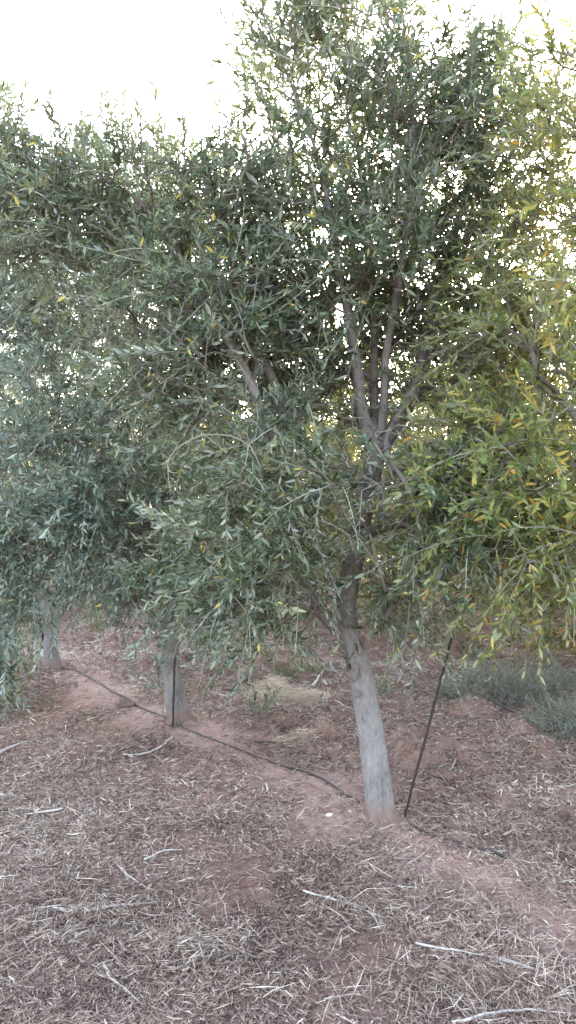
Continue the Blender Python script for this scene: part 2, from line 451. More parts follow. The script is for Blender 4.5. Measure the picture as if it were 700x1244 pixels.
def in_view(p, m=80):
    d = np.maximum(p[:, 1], .05)
    x = 350 + p[:, 0] / d * F; y = HOR - (p[:, 2] - CAMZ) / d * F
    return (p[:, 1] > .3) & (x > -m) & (x < 700 + m) & (y > -m) & (y < 1244 + m)


class Tree:
    def __init__(s, base, seed):
        s.r = np.random.default_rng(seed); s.base = np.asarray(base, float)
        s.pos = []; s.par = []; s.hr = []; s.first = None; s.chains = []; s.plen = []
        s.trunk = MB(); s.crown = MB(); s.stem = MB()
        s.S = []; s.D = []; s.L = []; s.world = abs(base[0]) + abs(base[1]) > .1
    def limb(s, pts, sides=12, step=.06, start=None, root=False, jit=.0):
        """pts rows (x,y,z,r) world; joins existing skeleton at its nearest node"""
        c = catmull(np.asarray(pts, float), step)
        if jit:
            c[1:, :3] += np.cumsum(s.r.normal(0, jit, (len(c) - 1, 3)), 0) * np.linspace(.3, 1, len(c) - 1)[:, None]
        if root or not s.pos: p = -1
        else:
            A = np.array(s.pos); p = int(np.argmin(np.linalg.norm(A - c[0, :3], axis=1)))
        sd = s.r.random() * 50
        def bump(t, a):
            tt = t[:, None] * 9 + sd
            fl = 1 + .05 * np.sin(3 * a + tt) + .045 * np.sin(5 * a - tt * 1.7 + 1) + .05 * (vnoise(tt * 2.2 + 0 * a, a * 1.3 + tt) - .5)
            if root: fl = fl + .22 * np.exp(-t[:, None] * len(t) * step / .09) * (.4 + np.abs(np.sin(2.5 * a + .6)))
            return fl
        if root:
            def bump(t, a):
                tt = t[:, None] * len(t) * step + sd; ca, sa = np.cos(a)[None], np.sin(a)[None]
                fl = 1 + .05 * np.sin(2 * a + tt * 1.5) + .16 * (vnoise(tt * 2.5 + ca, sa * 1.3 + 9) - .5) + .13 * (vnoise(tt * 7 + ca * 3.1, sa * 3.1 + 4) - .5) + .07 * (vnoise(tt * 16 + ca * 8, sa * 8 + 2) - .5) + .035 * (vnoise(tt * 30 + ca * 17, sa * 17) - .5)
                h_ = t[:, None] * len(t) * step
                return fl + np.exp(-h_ / .11) * (.04 + .30 * np.clip(np.sin(2.5 * a + sd) + .3 * np.sin(7 * a), -.25, 1)) - .10 * np.exp(-((a - 4.2 + .2 * np.sin(tt * 3)) / .13) ** 2) * np.exp(-h_ / .35)
        s.trunk.tube(c[:, :3], c[:, 3], sides, bump=bump)
        for q in c:
            s.pos.append(q[:3]); s.par.append(p); s.hr.append(q[3])
            s.plen.append((s.plen[p] if p >= 0 else 0) + step); p = len(s.pos) - 1
    def grow(s, att, step=.07, bias=.3, maxlen=1.4):
        r = s.r; A0 = np.array(s.pos); hr = np.array(s.hr)
        ok = (A0[:, 2] > s.minfork)
        dmin = np.array([np.min(np.linalg.norm(A0[ok] - a, axis=1)) for a in att])
        order = np.argsort(dmin); s.ends = []
        N0 = len(s.pos); cap = N0 + len(att) * 40
        B = np.zeros((cap, 3)); B[:N0] = A0; PL = np.full(cap, 0.); PL[:N0] = s.plen; n = N0
        par = list(s.par); bad = np.zeros(cap, bool); bad[:N0] = ~ok; tipd = np.zeros(cap)
        for k in order:
            a = att[k]
            d = np.linalg.norm(B[:n] - a, axis=1)
            v = a - B[:n]
            cost = d + bias * PL[:n] + .35 * np.maximum(0, -v[:, 2]) + bad[:n] * 99
            j = int(np.argmin(cost)); d = d[j]
            if d < .05: continue
            p0 = B[j]; pj = par[j] if par[j] >= 0 else j
            t0 = norm(p0 - B[pj]) if pj != j else np.array([0, 0, 1.])
            m = max(2, int(d / step)); t = np.linspace(0, 1, m + 1)[1:, None]
            sag = -.06 * d; lift = np.array([0, 0, .22 * d])
            c1 = p0 + t0 * d * .3 + lift * .3 + r.normal(0, .06, 3) * d; 
            c2 = a - norm(a - p0) * d * .3 + lift + r.normal(0, .1, 3) * d
            q = (1 - t) ** 3 * p0 + 3 * (1 - t) ** 2 * t * c1 + 3 * (1 - t) * t ** 2 * c2 + t ** 3 * a
            q[:-1] += r.normal(0, .006, (m - 0 - 1 + 0, 3)) if m > 1 else 0
            idx = []
            prev = j
            for z in range(m):
                if n >= cap: break
                B[n] = q[z]; PL[n] = PL[prev] + step; par.append(prev); prev = n; idx.append(n); n += 1
            s.ends.append((j, idx))
        s.B = B[:n]; s.P = par[:n]
        cnt = np.zeros(n)
        ch = np.zeros(n, int)
        for i_ in range(n - 1, N0 - 1, -1):
            cnt[i_] += 1 if ch[i_] == 0 else 0
            if par[i_] >= 0: cnt[par[i_]] += cnt[i_]; ch[par[i_]] += 1
        rad = .0032 * np.maximum(cnt, 1) ** .47
        for j, idx in s.ends:
            if not idx: continue
            pts = np.vstack([s.B[j], s.B[idx]]); rr = np.concatenate([[rad[idx[0]]], rad[idx]])
            if j < N0: rr = np.minimum(rr, s.hr[j] * .75)
            mx = rr.max()
            s.stem.tube(pts, rr, 7 if mx > .012 else (5 if mx > .006 else 4), a=r.uniform(.1, .6), cap=False)
    def sprout(s, per=1.0, lmin=.16, lmax=.42, up=.35, outc=None, cull=.35):
        r = s.r
        for j, idx in s.ends:
            m = len(idx)
            if m < 1: continue
            for q, i_ in enumerate(idx):
                f = (q + 1) / m
                lam = per * (.35 + .9 * f)
                k = r.poisson(lam)
                p = s.B[i_]; t = norm(p - s.B[s.P[i_]])
                if q == m - 1: k += 1
                for z in range(k):
                    uz = up + .45 * np.clip((p[2] - 2.6) / 1.0, -1.0, .8) if s.world else up
                    d = norm(t * r.uniform(.3, 1.0) + norm(r.normal(0, 1, 3)) * .7 + np.array([0, 0, uz]))
                    s.S.append(p); s.D.append(d); s.L.append(r.uniform(lmin, lmax) * (1 if f > .4 else .7) * (1.35 if r.random() < .12 else 1))
    def finish(s, name, leafmat, droop=.7, leaf_len=.058, keep=.85, tbias=0, stats='', carve=None, world=True, gap=.021, hang=.1):
        S = np.array(s.S); D = np.array(s.D); Ln = np.array(s.L)
        if world:
            v = in_view(S, 120); k = v | (s.r.random(len(S)) < .4)
            k &= np.linalg.norm(S - np.array([0, 0, CAMZ]), axis=1) > 1.9
            if carve is not None: k &= ~carve(S)
            S, D, Ln = S[k], D[k], Ln[k]
        (SV, SQ, SA), out = shoots(S, D, Ln, s.r, droop, leaf_len, gap, keep, tbias, hang=hang)
        s.stem.raw(SV, SQ, None, SA)
        for V, Q, T, A in out: s.crown.raw(V, Q, T, A)
        e = empty(name, s.base)
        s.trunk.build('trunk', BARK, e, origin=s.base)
        s.stem.build('branches', TWIG if False else BARK_TWIG, e, origin=s.base)
        s.crown.build('crown', leafmat, e, origin=s.base, smoothf=False)
        print(name, 'shoots', len(S), 'leaves', sum(len(o[3]) for o in out) // 6)
        return e


BARK_TWIG = plain_mat('branch_bark', [(0, (.11, .085, .075)), (.35, (.17, .135, .12)), (.65, (.24, .205, .165)), (1, (.4, .36, .29))], .85, .2)


def ell(r, spec):
    """random points in ellipsoids given as (px, py, depth, rx_px, rz_px, ry_m, count)"""
    out = []
    for (x, y, d, rx, rz, ry, n) in spec:
        u = norm(r.normal(0, 1, (n, 3))) * (r.random(n) ** (1 / 2.5))[:, None]
        c = P(x, y, d)
        out.append(c + u * np.array([rx / F * d, ry, rz / F * d]))
    return np.vstack(out)


def pl(*rows):
    """pixel polyline (x, y, depth, radius_px) -> world rows with radius"""
    return np.array([[*P(x, y, d), rp / F * d] for x, y, d, rp in rows])


b1, b2, b3 = G(462, 992), G(221, 872), G(66, 808)
print('bases', b1, b2, b3)


# main tree ---------------------------------------------------------
t = Tree(b1, 3); t.minfork = .75
d1 = b1[1]
t.limb(pl((463, 1003, d1, 20), (461, 985, d1, 17), (457, 940, d1, 14.7), (450, 890, d1 + .01, 14.2), (442, 840, d1 + .02, 13.8), (434, 800, d1 + .03, 13),
          (424, 768, d1 + .04, 12), (420, 735, d1 + .05, 11.5), (428, 690, d1 + .06, 12), (437, 645, d1 + .07, 11), (446, 600, d1 + .06, 10.5), (456, 552, d1 + .05, 11.5), (462, 530, d1 + .05, 9)), 56, .012, root=True)
t.limb(pl((424, 775, d1 + .04, 9), (405, 757, d1 + .0, 9.5), (385, 733, d1 - .05, 8.5), (366, 680, d1 - .1, 8), (353, 610, d1 - .12, 7.5), (348, 530, d1 - .1, 6.5), (338, 475, d1 - .05, 6), (305, 400, d1, 5), (285, 330, d1 + .05, 4), (270, 250, d1 + .05, 2.5)), 12, .04, jit=.0015)
t.limb(pl((354, 620, d1 - .12, 6), (330, 550, d1 - .2, 5.5), (312, 490, d1 - .25, 6), (300, 458, d1 - .25, 6), (272, 405, d1 - .2, 5), (242, 362, d1 - .15, 4.5), (205, 290, d1 - .1, 2.6), (150, 232, d1 - .1, 1.6), (70, 196, d1 - .1, 1.1), (-10, 180, d1, .7)), 10, .04, jit=.0015)
t.limb(pl((455, 560, d1 + .05, 8), (441, 500, d1 + .0, 7), (433, 440, d1 - .05, 6.3), (420, 370, d1 - .1, 5), (405, 290, d1 - .15, 3.6), (385, 190, d1 - .1, 2.4), (350, 90, d1, 1.5), (318, 20, d1, 1)), 12, .04, jit=.0015)
t.limb(pl((458, 552, d1 + .05, 7), (455, 500, d1 + .1, 5.5), (455, 440, d1 + .12, 5), (452, 340, d1 + .2, 4), (440, 220, d1 + .25, 2.8), (425, 80, d1 + .25, 1.6), (415, -60, d1 + .2, 1)), 10, .04, jit=.0015)
t.limb(pl((460, 545, d1 + .05, 7), (467, 490, d1, 5.2), (470, 430, d1 - .03, 5), (487, 330, d1 - .1, 4), (505, 220, d1 - .1, 3), (500, 110, d1 - .1, 2), (490, 0, d1, 1.2)), 10, .04, jit=.0015)
t.limb(pl((459, 552, d1 + .05, 9), (478, 522, d1 + .1, 9.5), (503, 475, d1 + .15, 9), (520, 410, d1 + .2, 7.5), (536, 345, d1 + .25, 6), (560, 262, d1 + .3, 4), (590, 190, d1 + .3, 2.5), (625, 120, d1 + .3, 1.5)), 12, .04, jit=.0015)
t.limb(pl((500, 480, d1 + .15, 4), (470, 540, d1 - .3, 3.6), (500, 600, d1 - .5, 2.6), (520, 690, d1 - .55, 1.4)), 8, .05, jit=.002)
att = ell(t.r, [(420, 210, d1, 118, 215, .6, 190), (350, 45, d1, 46, 62, .35, 30), (545, 190, d1 + .1, 110, 105, .55, 110), (440, 420, d1 + .35, 160, 120, .5, 130), (540, 420, d1 + .5, 100, 90, .3, 80), (440, 370, d1 + .45, 130, 90, .3, 80), (310, 430, d1 + .3, 120, 100, .3, 150), (560, 260, d1 + .3, 80, 90, .3, 60), (20, 215, d1 + .1, 70, 60, .3, 70), (440, 300, d1 - .3, 110, 80, .15, 36), (270, 380, d1 - .4, 70, 60, .15, 22),
                (400, 590, d1 - .3, 145, 115, .5, 150), (500, 620, d1 - .35, 90, 110, .35, 75), (470, 715, d1 - .1, 120, 45, .4, 50), (320, 715, d1 - .2, 110, 55, .4, 90), (260, 690, d1 + .2, 80, 60, .4, 50), (590, 330, d1 + .3, 75, 130, .4, 60),
                (170, 270, d1 + .1, 195, 90, .45, 230), (230, 420, d1 - .1, 120, 110, .5, 110), (320, 300, d1, 90, 130, .5, 90), (300, 630, d1 - .2, 85, 100, .4, 60),
                (440, 20, d1, 100, 100, .5, 60), (540, 130, d1, 100, 70, .4, 60)])
t.grow(att)
t.sprout(1.15, .14, .4)


def seg_carve(polys, rad, frac):
    C = np.vstack([catmull(np.array([P(*q) for q in pg]), .05) for pg in polys]); rr = np.random.default_rng(4)
    eye = np.array([0, 0, CAMZ])
    def f(S):
        out = np.zeros(len(S), bool)
        for c in C:
            ax = c - eye; L0 = np.linalg.norm(ax); ax = ax / L0
            v = S - eye; a = v @ ax; d = np.linalg.norm(v - a[:, None] * ax, axis=1)
            out |= (d < rad) & (a < L0 + .05)
        return out & (rr.random(len(S)) < frac)
    return f


opening = seg_carve([[(424, 775, d1), (405, 757, d1), (382, 730, d1)], [(428, 690, d1), (446, 600, d1), (457, 545, d1), (445, 490, d1), (438, 460, d1)], [(457, 545, d1), (466, 480, d1)], [(459, 550, d1), (498, 485, d1)]], .17, .9)
main = t.finish('olive_tree', LEAF['main'], tbias=.0, leaf_len=.05, gap=.019, carve=opening)
tag(main, 'tall olive tree with smooth grey leaning trunk, nearest in the row, beside the slanted rod', 'olive tree', 'olive trees of the near row')

# second tree -------------------------------------------------------
t = Tree(b2, 8); t.minfork = .75; d2 = b2[1]
t.limb(pl((219, 880, d2, 15.5), (216, 866, d2, 12.5), (211, 835, d2, 10.5), (207, 800, d2, 10.5), (204, 750, d2 + .02, 10.5), (205, 700, d2 + .04, 10), (212, 650, d2 + .05, 9), (215, 600, d2 + .05, 8)), 40, .02, root=True)
t.limb(pl((214, 610, d2, 6.5), (190, 540, d2 - .1, 6), (160, 460, d2 - .2, 5), (120, 370, d2 - .3, 3), (90, 280, d2 - .3, 2)), 10, .06, jit=.003)
t.limb(pl((214, 605, d2, 6.5), (235, 530, d2 + .1, 6), (250, 440, d2 + .2, 4.5), (250, 340, d2 + .1, 3), (240, 240, d2, 1.6)), 10, .06, jit=.003)
t.limb(pl((208, 680, d2, 6.5), (170, 620, d2 - .3, 4.5), (120, 590, d2 - .5, 2.4), (60, 580, d2 - .6, 1.4), (10, 600, d2 - .7, .8)), 10, .06, jit=.003)
att = ell(t.r, [(150, 370, d2, 210, 180, 1.0, 390), (60, 350, d2 + .2, 120, 110, .6, 130), (60, 560, d2 - 1.0, 120, 120, .6, 130), (170, 590, d2 - .7, 130, 115, .6, 130), (250, 665, d2 - .1, 130, 85, .6, 150), (140, 690, d2 + .1, 90, 60, .6, 80), (20, 680, d2 - 1.1, 50, 70, .3, 50),
                (100, 640, d2 - 1.1, 75, 60, .4, 35)])
t.grow(att)
t.sprout(1.3)
# a leafy sucker climbing the trunk
for q in range(16):
    p = P(200 + t.r.normal(0, 4), 845 - q * 7, d2 - .1); t.S.append(p); t.D.append(norm(np.array([t.r.normal(-.25, .5), -.3, 1.0]))); t.L.append(.2)
o = t.finish('olive_tree', LEAF['blue'], tbias=.05, leaf_len=.054)
tag(o, 'grey-green olive tree, second along the hose, with leafy suckers up its trunk', 'olive tree', 'olive trees of the near row')

# third tree ----------------------------------------------------------
t = Tree(b3, 12); t.minfork = .8; d3 = b3[1]
t.limb(pl((66, 814, d3, 10.5), (64, 803, d3, 9.5), (60, 775, d3, 8.5), (56, 740, d3, 8), (50, 700, d3, 7.5), (50, 650, d3, 7)), 16, .03, root=True)
t.limb(pl((50, 660, d3, 5.5), (80, 580, d3, 5), (100, 480, d3, 4), (110, 360, d3, 2.5)), 9, .06, jit=.003)
t.limb(pl((50, 660, d3, 5.5), (20, 580, d3 - .2, 5), (-20, 480, d3 - .3, 4), (-40, 360, d3 - .3, 2.5)), 9, .06, jit=.003)
att = ell(t.r, [(50, 420, d3, 190, 170, 1.3, 320), (30, 620, d3 - .4, 130, 90, 1.0, 90), (-4, 755, d3 - 1.6, 26, 90, .3, 80), (-25, 240, d3 - 2.6, 75, 75, .5, 50)])
t.grow(att)
t.sprout(1.1)
o = t.finish('olive_tree', LEAF['blue'], tbias=.03, leaf_len=.06)
tag(o, 'silvery olive tree with short pale trunk at the far left end of the hose', 'olive tree', 'olive trees of the near row')

# near tree to the right, trunk outside the picture ------------------------
bR = np.array([2.25, 2.75, float(height(2.25, 2.75))])
t = Tree(bR, 21); t.minfork = .8
t.limb([(2.25, 2.75, bR[2] - .04, .11), (2.24, 2.76, .15, .075), (2.2, 2.8, .6, .06), (2.15, 2.85, 1.05, .055), (2.1, 2.9, 1.3, .05)], 14, .04, root=True)
t.limb([(2.1, 2.9, 1.28, .04), (1.9, 3.1, 1.9, .033), (1.6, 3.2, 2.5, .024), (1.35, 3.2, 3.1, .013), (1.2, 3.2, 3.6, .006)], 9, .06, jit=.003)
t.limb([(2.12, 2.9, 1.25, .035), (1.8, 3.2, 1.5, .028), (1.4, 3.4, 1.7, .018), (1.0, 3.5, 1.75, .009)], 9, .06, jit=.003)
t.limb([(2.12, 2.9, 1.25, .04), (2.4, 2.8, 1.9, .033), (2.6, 2.7, 2.7, .024), (2.6, 2.7, 3.4, .012)], 9, .06, jit=.003)
att = ell(t.r, [(690, 180, 3.3, 70, 125, .4, 52), (660, 290, 3.7, 80, 80, .3, 42), (640, 585, 3.5, 125, 95, .45, 130), (675, 660, 3.3, 85, 65, .35, 65), (590, 560, 3.7, 70, 60, .3, 26), (640, 440, 3.7, 90, 100, .5, 125), (600, 610, 3.7, 70, 85, .3, 50),
                (850, 400, 3.0, 170, 330, .6, 90)])
t.grow(att)
t.sprout(.9)
o = t.finish('olive_tree', LEAF['yellow'], leaf_len=.05, gap=.019, tbias=.1)
tag(o, 'olive tree with yellowish-green leaves reaching in from the right edge, some leaves orange', 'olive tree', 'olive trees of the near row')


# back rows ---------------------------------------------------------------
def back_tree(seed, H=3.9, R=1.6, mat='back', dens=1.2):
    t = Tree((0, 0, 0), seed); t.minfork = .5; r = t.r
    lean = r.normal(0, .05, 2)
    t.limb([(0, 0, -.08, .12), (0, 0, .1, .08), (lean[0], lean[1], .5, .065), (lean[0] * 2, lean[1] * 2, 1.0, .055)], 10, .06, root=True)
    for k in range(5):
        a = k * 1.257 + r.uniform(-.3, .3); rr = r.uniform(.5, .9) * R
        t.limb([(lean[0] * 2, lean[1] * 2, .9, .035), (math.cos(a) * rr * .4, math.sin(a) * rr * .4, 1.5, .03), (math.cos(a) * rr * .8, math.sin(a) * rr * .8, H * .62, .018),
                (math.cos(a) * rr, math.sin(a) * rr, H * .85, .007)], 7, .1, jit=.006)
    n = 560
    u = norm(r.normal(0, 1, (n, 3))) * (r.random(n) ** (1 / 2.6))[:, None]; u[:, 2] = np.sign(u[:, 2]) * np.abs(u[:, 2]) ** .85
    att = u * np.array([R, R, (H - .15) / 2]) + np.array([0, 0, (H + .15) / 2]); 
    lump = 1 + .22 * np.sin(u[:, 0] * 5 + seed) * np.cos(u[:, 2] * 6 + seed)
    att[:, :2] *= lump[:, None]
    t.grow(att, step=.1); t.sprout(dens, .2, .48)
    return t.finish('olive_tree', LEAF[mat], leaf_len=.072, world=False, gap=.03, keep=.9)


pA = back_tree(31, 4.3, 1.7); pB = back_tree(44, 4.6, 1.8)
rowpts = []
for k in range(-1, 9):
    base = ROWP + ROWN * 4.4 + ROWD * (2.4 * k + .3); rowpts.append((base[0], base[1], 1))
labs = {0: 'olive tree of the second row, standing behind the grey shrubs at the right edge', 1: 'sunlit olive tree of the second row, seen to the right above the slanted rod',
        2: 'olive tree of the second row, seen right behind the fork of the big tree', 3: 'olive tree of the second row, seen between the two nearest trunks'}
protos = [pA, pB]; used = [False, False]
k2 = 0
for (x, y, row) in rowpts:
    px = 350 + x / y * F
    j = k2 % 2; z = float(height(x, y)); rz = 1.7 * k2 + .4; s = .92 + .14 * float(vnoise(k2 * 3.3, 2.2))
    if not used[j]: o = protos[j]; o.location = (x, y, z); o.rotation_euler = (0, 0, rz); o.scale = (s, s, s); used[j] = True
    else: o = copy_tree(protos[j], (x, y, z), rz, s)
    tag(o, labs.get(k2, 'olive tree of the second row, seen only as foliage behind the near trees'), 'olive tree', 'olive trees of the second row')
    k2 += 1
# near row going on to the left
for k in range(4, 8):
    base = ROWP + ROWD * 2.4 * k; x, y = base; 
    o = copy_tree(protos[k % 2], (x, y, float(height(x, y))), k * 2.1, 1.0)
    tag(o, 'olive tree farther along the near row, seen only as foliage at the left edge', 'olive tree', 'olive trees along the near row, far end')
for k in range(0, 11):
    base = ROWP + ROWN * 9.2 + ROWD * (2.6 * k - 1.2); x, y = base
    o = copy_tree(protos[(k + 1) % 2], (x, y, float(height(x, y))), k * 1.3, 1.02)
    tag(o, 'distant olive tree of the third row, glimpsed through gaps in the foliage', 'olive tree', 'olive trees of the third row')
for k in range(0, 14):
    base = ROWP + ROWN * (15 + 0 * k) + ROWD * (3.4 * k - 2); x, y = base
    o = copy_tree(protos[k % 2], (x, y, 0), k * .9, 1.1)
    tag(o, 'farthest olive tree, low on the horizon beyond the third row', 'olive tree', 'olive trees on the horizon')


# ------------------------------------------------------------------ rods and hoses
def rod(p0, p1, rad, label, tilt=None):
    m = MB(); p0 = np.asarray(p0, float); p1 = np.asarray(p1, float)
    pts = np.linspace(p0, p1, 40); pts[1:-1] += rng.normal(0, .0008, (38, 3))
    def rib(t, a): return 1 + .09 * np.sin(t[:, None] * 230 + a) 
    m.tube(pts, rad, 8, a=.5, bump=rib)
    o = m.build('metal_rod', ROD, origin=p0); o.location = p0
    return tag(o, label, 'rod', 'black rods beside the trunks')


g = G(487, 994); rod(g - [0, 0, .05], P(551, 766, d1 - .05), .0066, 'long black iron rod stuck in the ground, slanting away from the nearest trunk')
g = G(210, 882); rod(g - [0, 0, .05], P(213, 788, d2 - .16), .009, 'upright black rod against the trunk with leafy suckers')
g = G(58, 811); rod(g - [0, 0, .05], P(48, 746, d3 - .14), .011, 'short black rod leaning at the far left trunk')


def hose(pxs, rad, label, lift=.004, name='irrigation_hose'):
    w = np.array([G(x, y) for x, y in pxs]); c = catmull(w, .05)
    c[:, :2] += (np.stack([fbm(c[:, 1], c[:, 0], 2.3, 2), fbm(c[:, 0], c[:, 1], 2.7, 2)], -1) - .5) * .05
    z = height(c[:, 0], c[:, 1]); zz = np.convolve(np.pad(z, 4, 'edge'), np.ones(9) / 9, 'valid')
    c[:, 2] = np.maximum(zz, z - rad * .6) + rad * .7 + lift
    m = MB(); m.tube(c, rad, 8, a=.45); o = m.build(name, PIPE, origin=c[0]); o.location = c[0]
    return tag(o, label, 'hose', 'black drip hoses')


hose([(50, 806), (95, 818), (150, 848), (210, 878), (262, 901), (325, 925), (385, 944), (440, 975)], .0072, 'dusty black drip hose lying along the row between the left trunks and the nearest tree')
hose([(492, 998), (540, 1016), (600, 1038), (690, 1072), (760, 1104)], .0085, 'half-buried dusty hose running from the slanted rod to the right edge', lift=.001)
hose([(250, 790), (330, 786), (420, 778), (520, 770), (640, 764), (760, 760)], .009, 'thin hose lying in the second row behind the trunks')


# ------------------------------------------------------------------ fallen sticks
def stick(pxs, rpx, tint, label, side=(), lift=.008):
    w = np.array([G(x, y) for x, y in pxs]); c = catmull(w, .03)
    c[:, :2] += rng.normal(0, .0025, (len(c), 2))
    rad = .74 * rpx / F * c[:, 1].mean(); tint *= .85
    c[:, 2] = height(c[:, 0], c[:, 1]); c[:, 2] = np.convolve(np.pad(c[:, 2], 3, 'edge'), np.ones(7) / 7, 'valid') + lift + rad
    m = MB(); tt = np.linspace(0, 1, len(c))
    m.tube(c, rad * (1.15 - .7 * tt), 7, a=tint, bump=lambda t, a: 1 + .12 * np.sin(t[:, None] * 40 + a * 2))
    for pts in side:
        w = np.array([G(x, y) for x, y in pts]); s_ = catmull(w, .03); s_[:, 2] = height(s_[:, 0], s_[:, 1]) + lift + rad
        m.tube(s_, rad * .6 * np.linspace(1, .4, len(s_)), 5, a=tint)
    o = m.build('fallen_stick', STICK, origin=c[0]); o.location = c[0]
    return tag(o, label, 'stick', 'dead sticks lying on the soil')


stick([(210, 897), (195, 910), (170, 918), (150, 921)], 2.0, .75, 'pale bent stick lying below the second trunk')
stick([(0, 915), (20, 907), (36, 903)], 2.6, .7, 'pale stick at the left edge below the third trunk')
stick([(78, 985), (60, 988), (42, 990)], 2.4, .85, 'short thick pale stick on open soil at the left')
stick([(66, 1106), (100, 1110), (140, 1103), (192, 1098)], 2.8, .55, 'long thick grey stick across the lower left litter', side=[[(105, 1109), (118, 1095), (140, 1080)]])
stick([(85, 1145), (110, 1133), (140, 1124)], 2.2, .75, 'pale stick just below the long grey stick')
stick([(177, 1042), (200, 1036), (222, 1034)], 1.8, .8, 'short pale stick lying alone in mid litter left of centre')
stick([(145, 1052), (170, 1075), (190, 1090), (194, 1096)], 1.4, .75, 'thin curved stick ending at the long grey stick')
stick([(200, 1144), (222, 1128), (243, 1110)], 1.4, .8, 'straight thin stick pointing up right above the whitish tuft')
stick([(127, 1173), (135, 1188), (152, 1205), (175, 1222)], 2.2, .75, 'pale crooked stick near the bottom left')
stick([(300, 1170), (312, 1142), (330, 1125), (345, 1117)], 1.6, .3, 'dark curved stick lower centre')
stick([(368, 1085), (400, 1093), (440, 1106), (456, 1113)], 1.9, .9, 'long pale forked stick below the nearest trunk', side=[[(410, 1090), (430, 1100), (455, 1108)], [(448, 1108), (456, 1118), (461, 1130)]])
stick([(505, 1146), (560, 1158), (605, 1164), (620, 1170)], 1.9, .75, 'long thin stick running right across the lower right litter')
stick([(605, 1168), (640, 1175), (670, 1192), (692, 1214)], 3.0, .6, 'thickest grey curved stick near the lower right corner', side=[[(640, 1176), (648, 1150), (645, 1138)]])
stick([(550, 1244), (590, 1234), (640, 1229), (700, 1234)], 2.4, .95, 'yellowish bent stick along the bottom right edge')
stick([(495, 1050), (512, 1040), (530, 1026)], 1.5, .5, 'small stick beside the half-buried hose')
stick([(567, 1072), (585, 1090), (598, 1105), (604, 1138)], 1.4, .75, 'thin stick bending downward below the bare bank')
stick([(500, 1118), (530, 1098), (565, 1094)], 1.4, .4, 'dark thin stick pointing at the bare bank')
stick([(545, 940), (560, 920), (568, 905)], 1.3, .5, 'upright-looking twig right of the slanted rod')
stick([(552, 832), (575, 845), (620, 862), (640, 870)], 1.6, .25, 'dark stick in front of the low grey shrub')
stick([(535, 836), (545, 828), (556, 822)], 2.4, .95, 'short white stick between the rod and the grey shrub')
stick([(390, 852), (410, 858), (430, 864)], 1.7, .8, 'pale stick right of the straw heap')
stick([(380, 838), (388, 828), (397, 817)], 1.8, .9, 'pale forked twig poking up behind the straw heap', lift=.03)
stick([(280, 1200), (288, 1170), (290, 1150)], 1.4, .6, 'thin twig at the bottom centre left')
stick([(478, 1222), (490, 1190), (489, 1150)], 1.3, .7, 'thin upright-lying twig at bottom centre')
stick([(395, 1215), (430, 1208), (462, 1218)], 1.6, .65, 'stick at the very bottom, right of centre')


# ------------------------------------------------------------------ small plants, shrubs, straw
def shrub(center, rx, ry, hz, n, mat, label, cat, name, lmin, lmax, leaf_len, up, keep=.8, gap=.02, spread=.9, droop=.3, tb=0, stem=.0016, group=None, seed=1):
    r = np.random.default_rng(seed); c = np.asarray(center, float)
    a = r.uniform(0, 2 * np.pi, n); q = np.sqrt(r.random(n))
    S = np.stack([c[0] + np.cos(a) * q * rx, c[1] + np.sin(a) * q * ry, np.zeros(n)], -1); S[:, 2] = height(S[:, 0], S[:, 1]) + r.uniform(0, 1, n) ** 1.3 * hz * np.sqrt(np.maximum(0, 1 - q ** 2)) - .005
    D = norm(np.stack([np.cos(a) * spread * q, np.sin(a) * spread * q, np.full(n, up)], -1) + r.normal(0, .35, (n, 3)))
    Ln = r.uniform(lmin, lmax, n)
    (SV, SQ, SA), out = shoots(S, D, Ln, r, droop, leaf_len, gap, keep, tb, stem)
    e = empty(name, c); st = MB(); st.raw(SV, SQ, None, SA)
    if stem > .002:
        pass
    st.build('stems', TWIG, e, origin=c)
    lv = MB()
    for V, Q, T, A in out: lv.raw(V, Q, T, A)
    lv.build('foliage', mat, e, origin=c, smoothf=False)
    return tag(e, label, cat, group)


W = LEAF['weed']
shrub(G(620, 850), .58, .4, .27, 1000, W, 'wide low grey-green shrub on the soil right of the slanted rod', 'shrub', 'low_shrub', .1, .24, .022, .5, group='low grey shrubs', seed=1, gap=.014)
shrub(G(700, 890), .3, .25, .2, 480, W, 'low grey shrub cut by the right edge in front of the wide one', 'shrub', 'low_shrub', .1, .24, .022, .5, group='low grey shrubs', seed=2, gap=.014)
shrub(G(366, 822), .22, .2, .14, 130, LEAF['back'], 'small round olive-green shrub behind the straw heap', 'shrub', 'low_shrub', .08, .18, .022, .8, group='low grey shrubs', seed=3, gap=.015)
for k, (x, y, n, ln, lab) in enumerate([(313, 870, 4, .3, 'bushy green sprout in front of the straw heap'), (290, 800, 4, .32, 'dark leafy sprout between the second trunk and the straw heap'),
                                        (325, 806, 3, .26, 'thin sprout just left of the round shrub'), (240, 802, 5, .36, 'blue-green sprout right behind the second trunk'),
                                        (113, 768, 5, .34, 'olive sprout right of the far left trunk'), (143, 762, 4, .36, 'dark sprout between the two left trunks'),
                                        (37, 806, 5, .32, 'leafy suckers left of the far left trunk'), (466, 848, 4, .2, 'low green sprig behind the nearest trunk'),
                                        (4, 858, 9, .36, 'yellow-green leafy bush at the left edge'), (575, 800, 5, .3, 'green sprout behind the slanted rod'),
                                        (265, 790, 5, .34, 'grey sprout farther back behind the second trunk'), (375, 790, 4, .4, 'tall sprout in shade left of the nearest trunk')]):
    shrub(G(x, y), .04 + .006 * n, .04 + .006 * n, .05, n * 3, LEAF['main'] if k not in (8, 4) else LEAF['back'], lab, 'sprout', 'olive_sprout', ln * .6, ln, .05, 1.6, spread=.5, gap=.024, stem=.0024, group='olive sprouts on the ground', seed=60 + k)


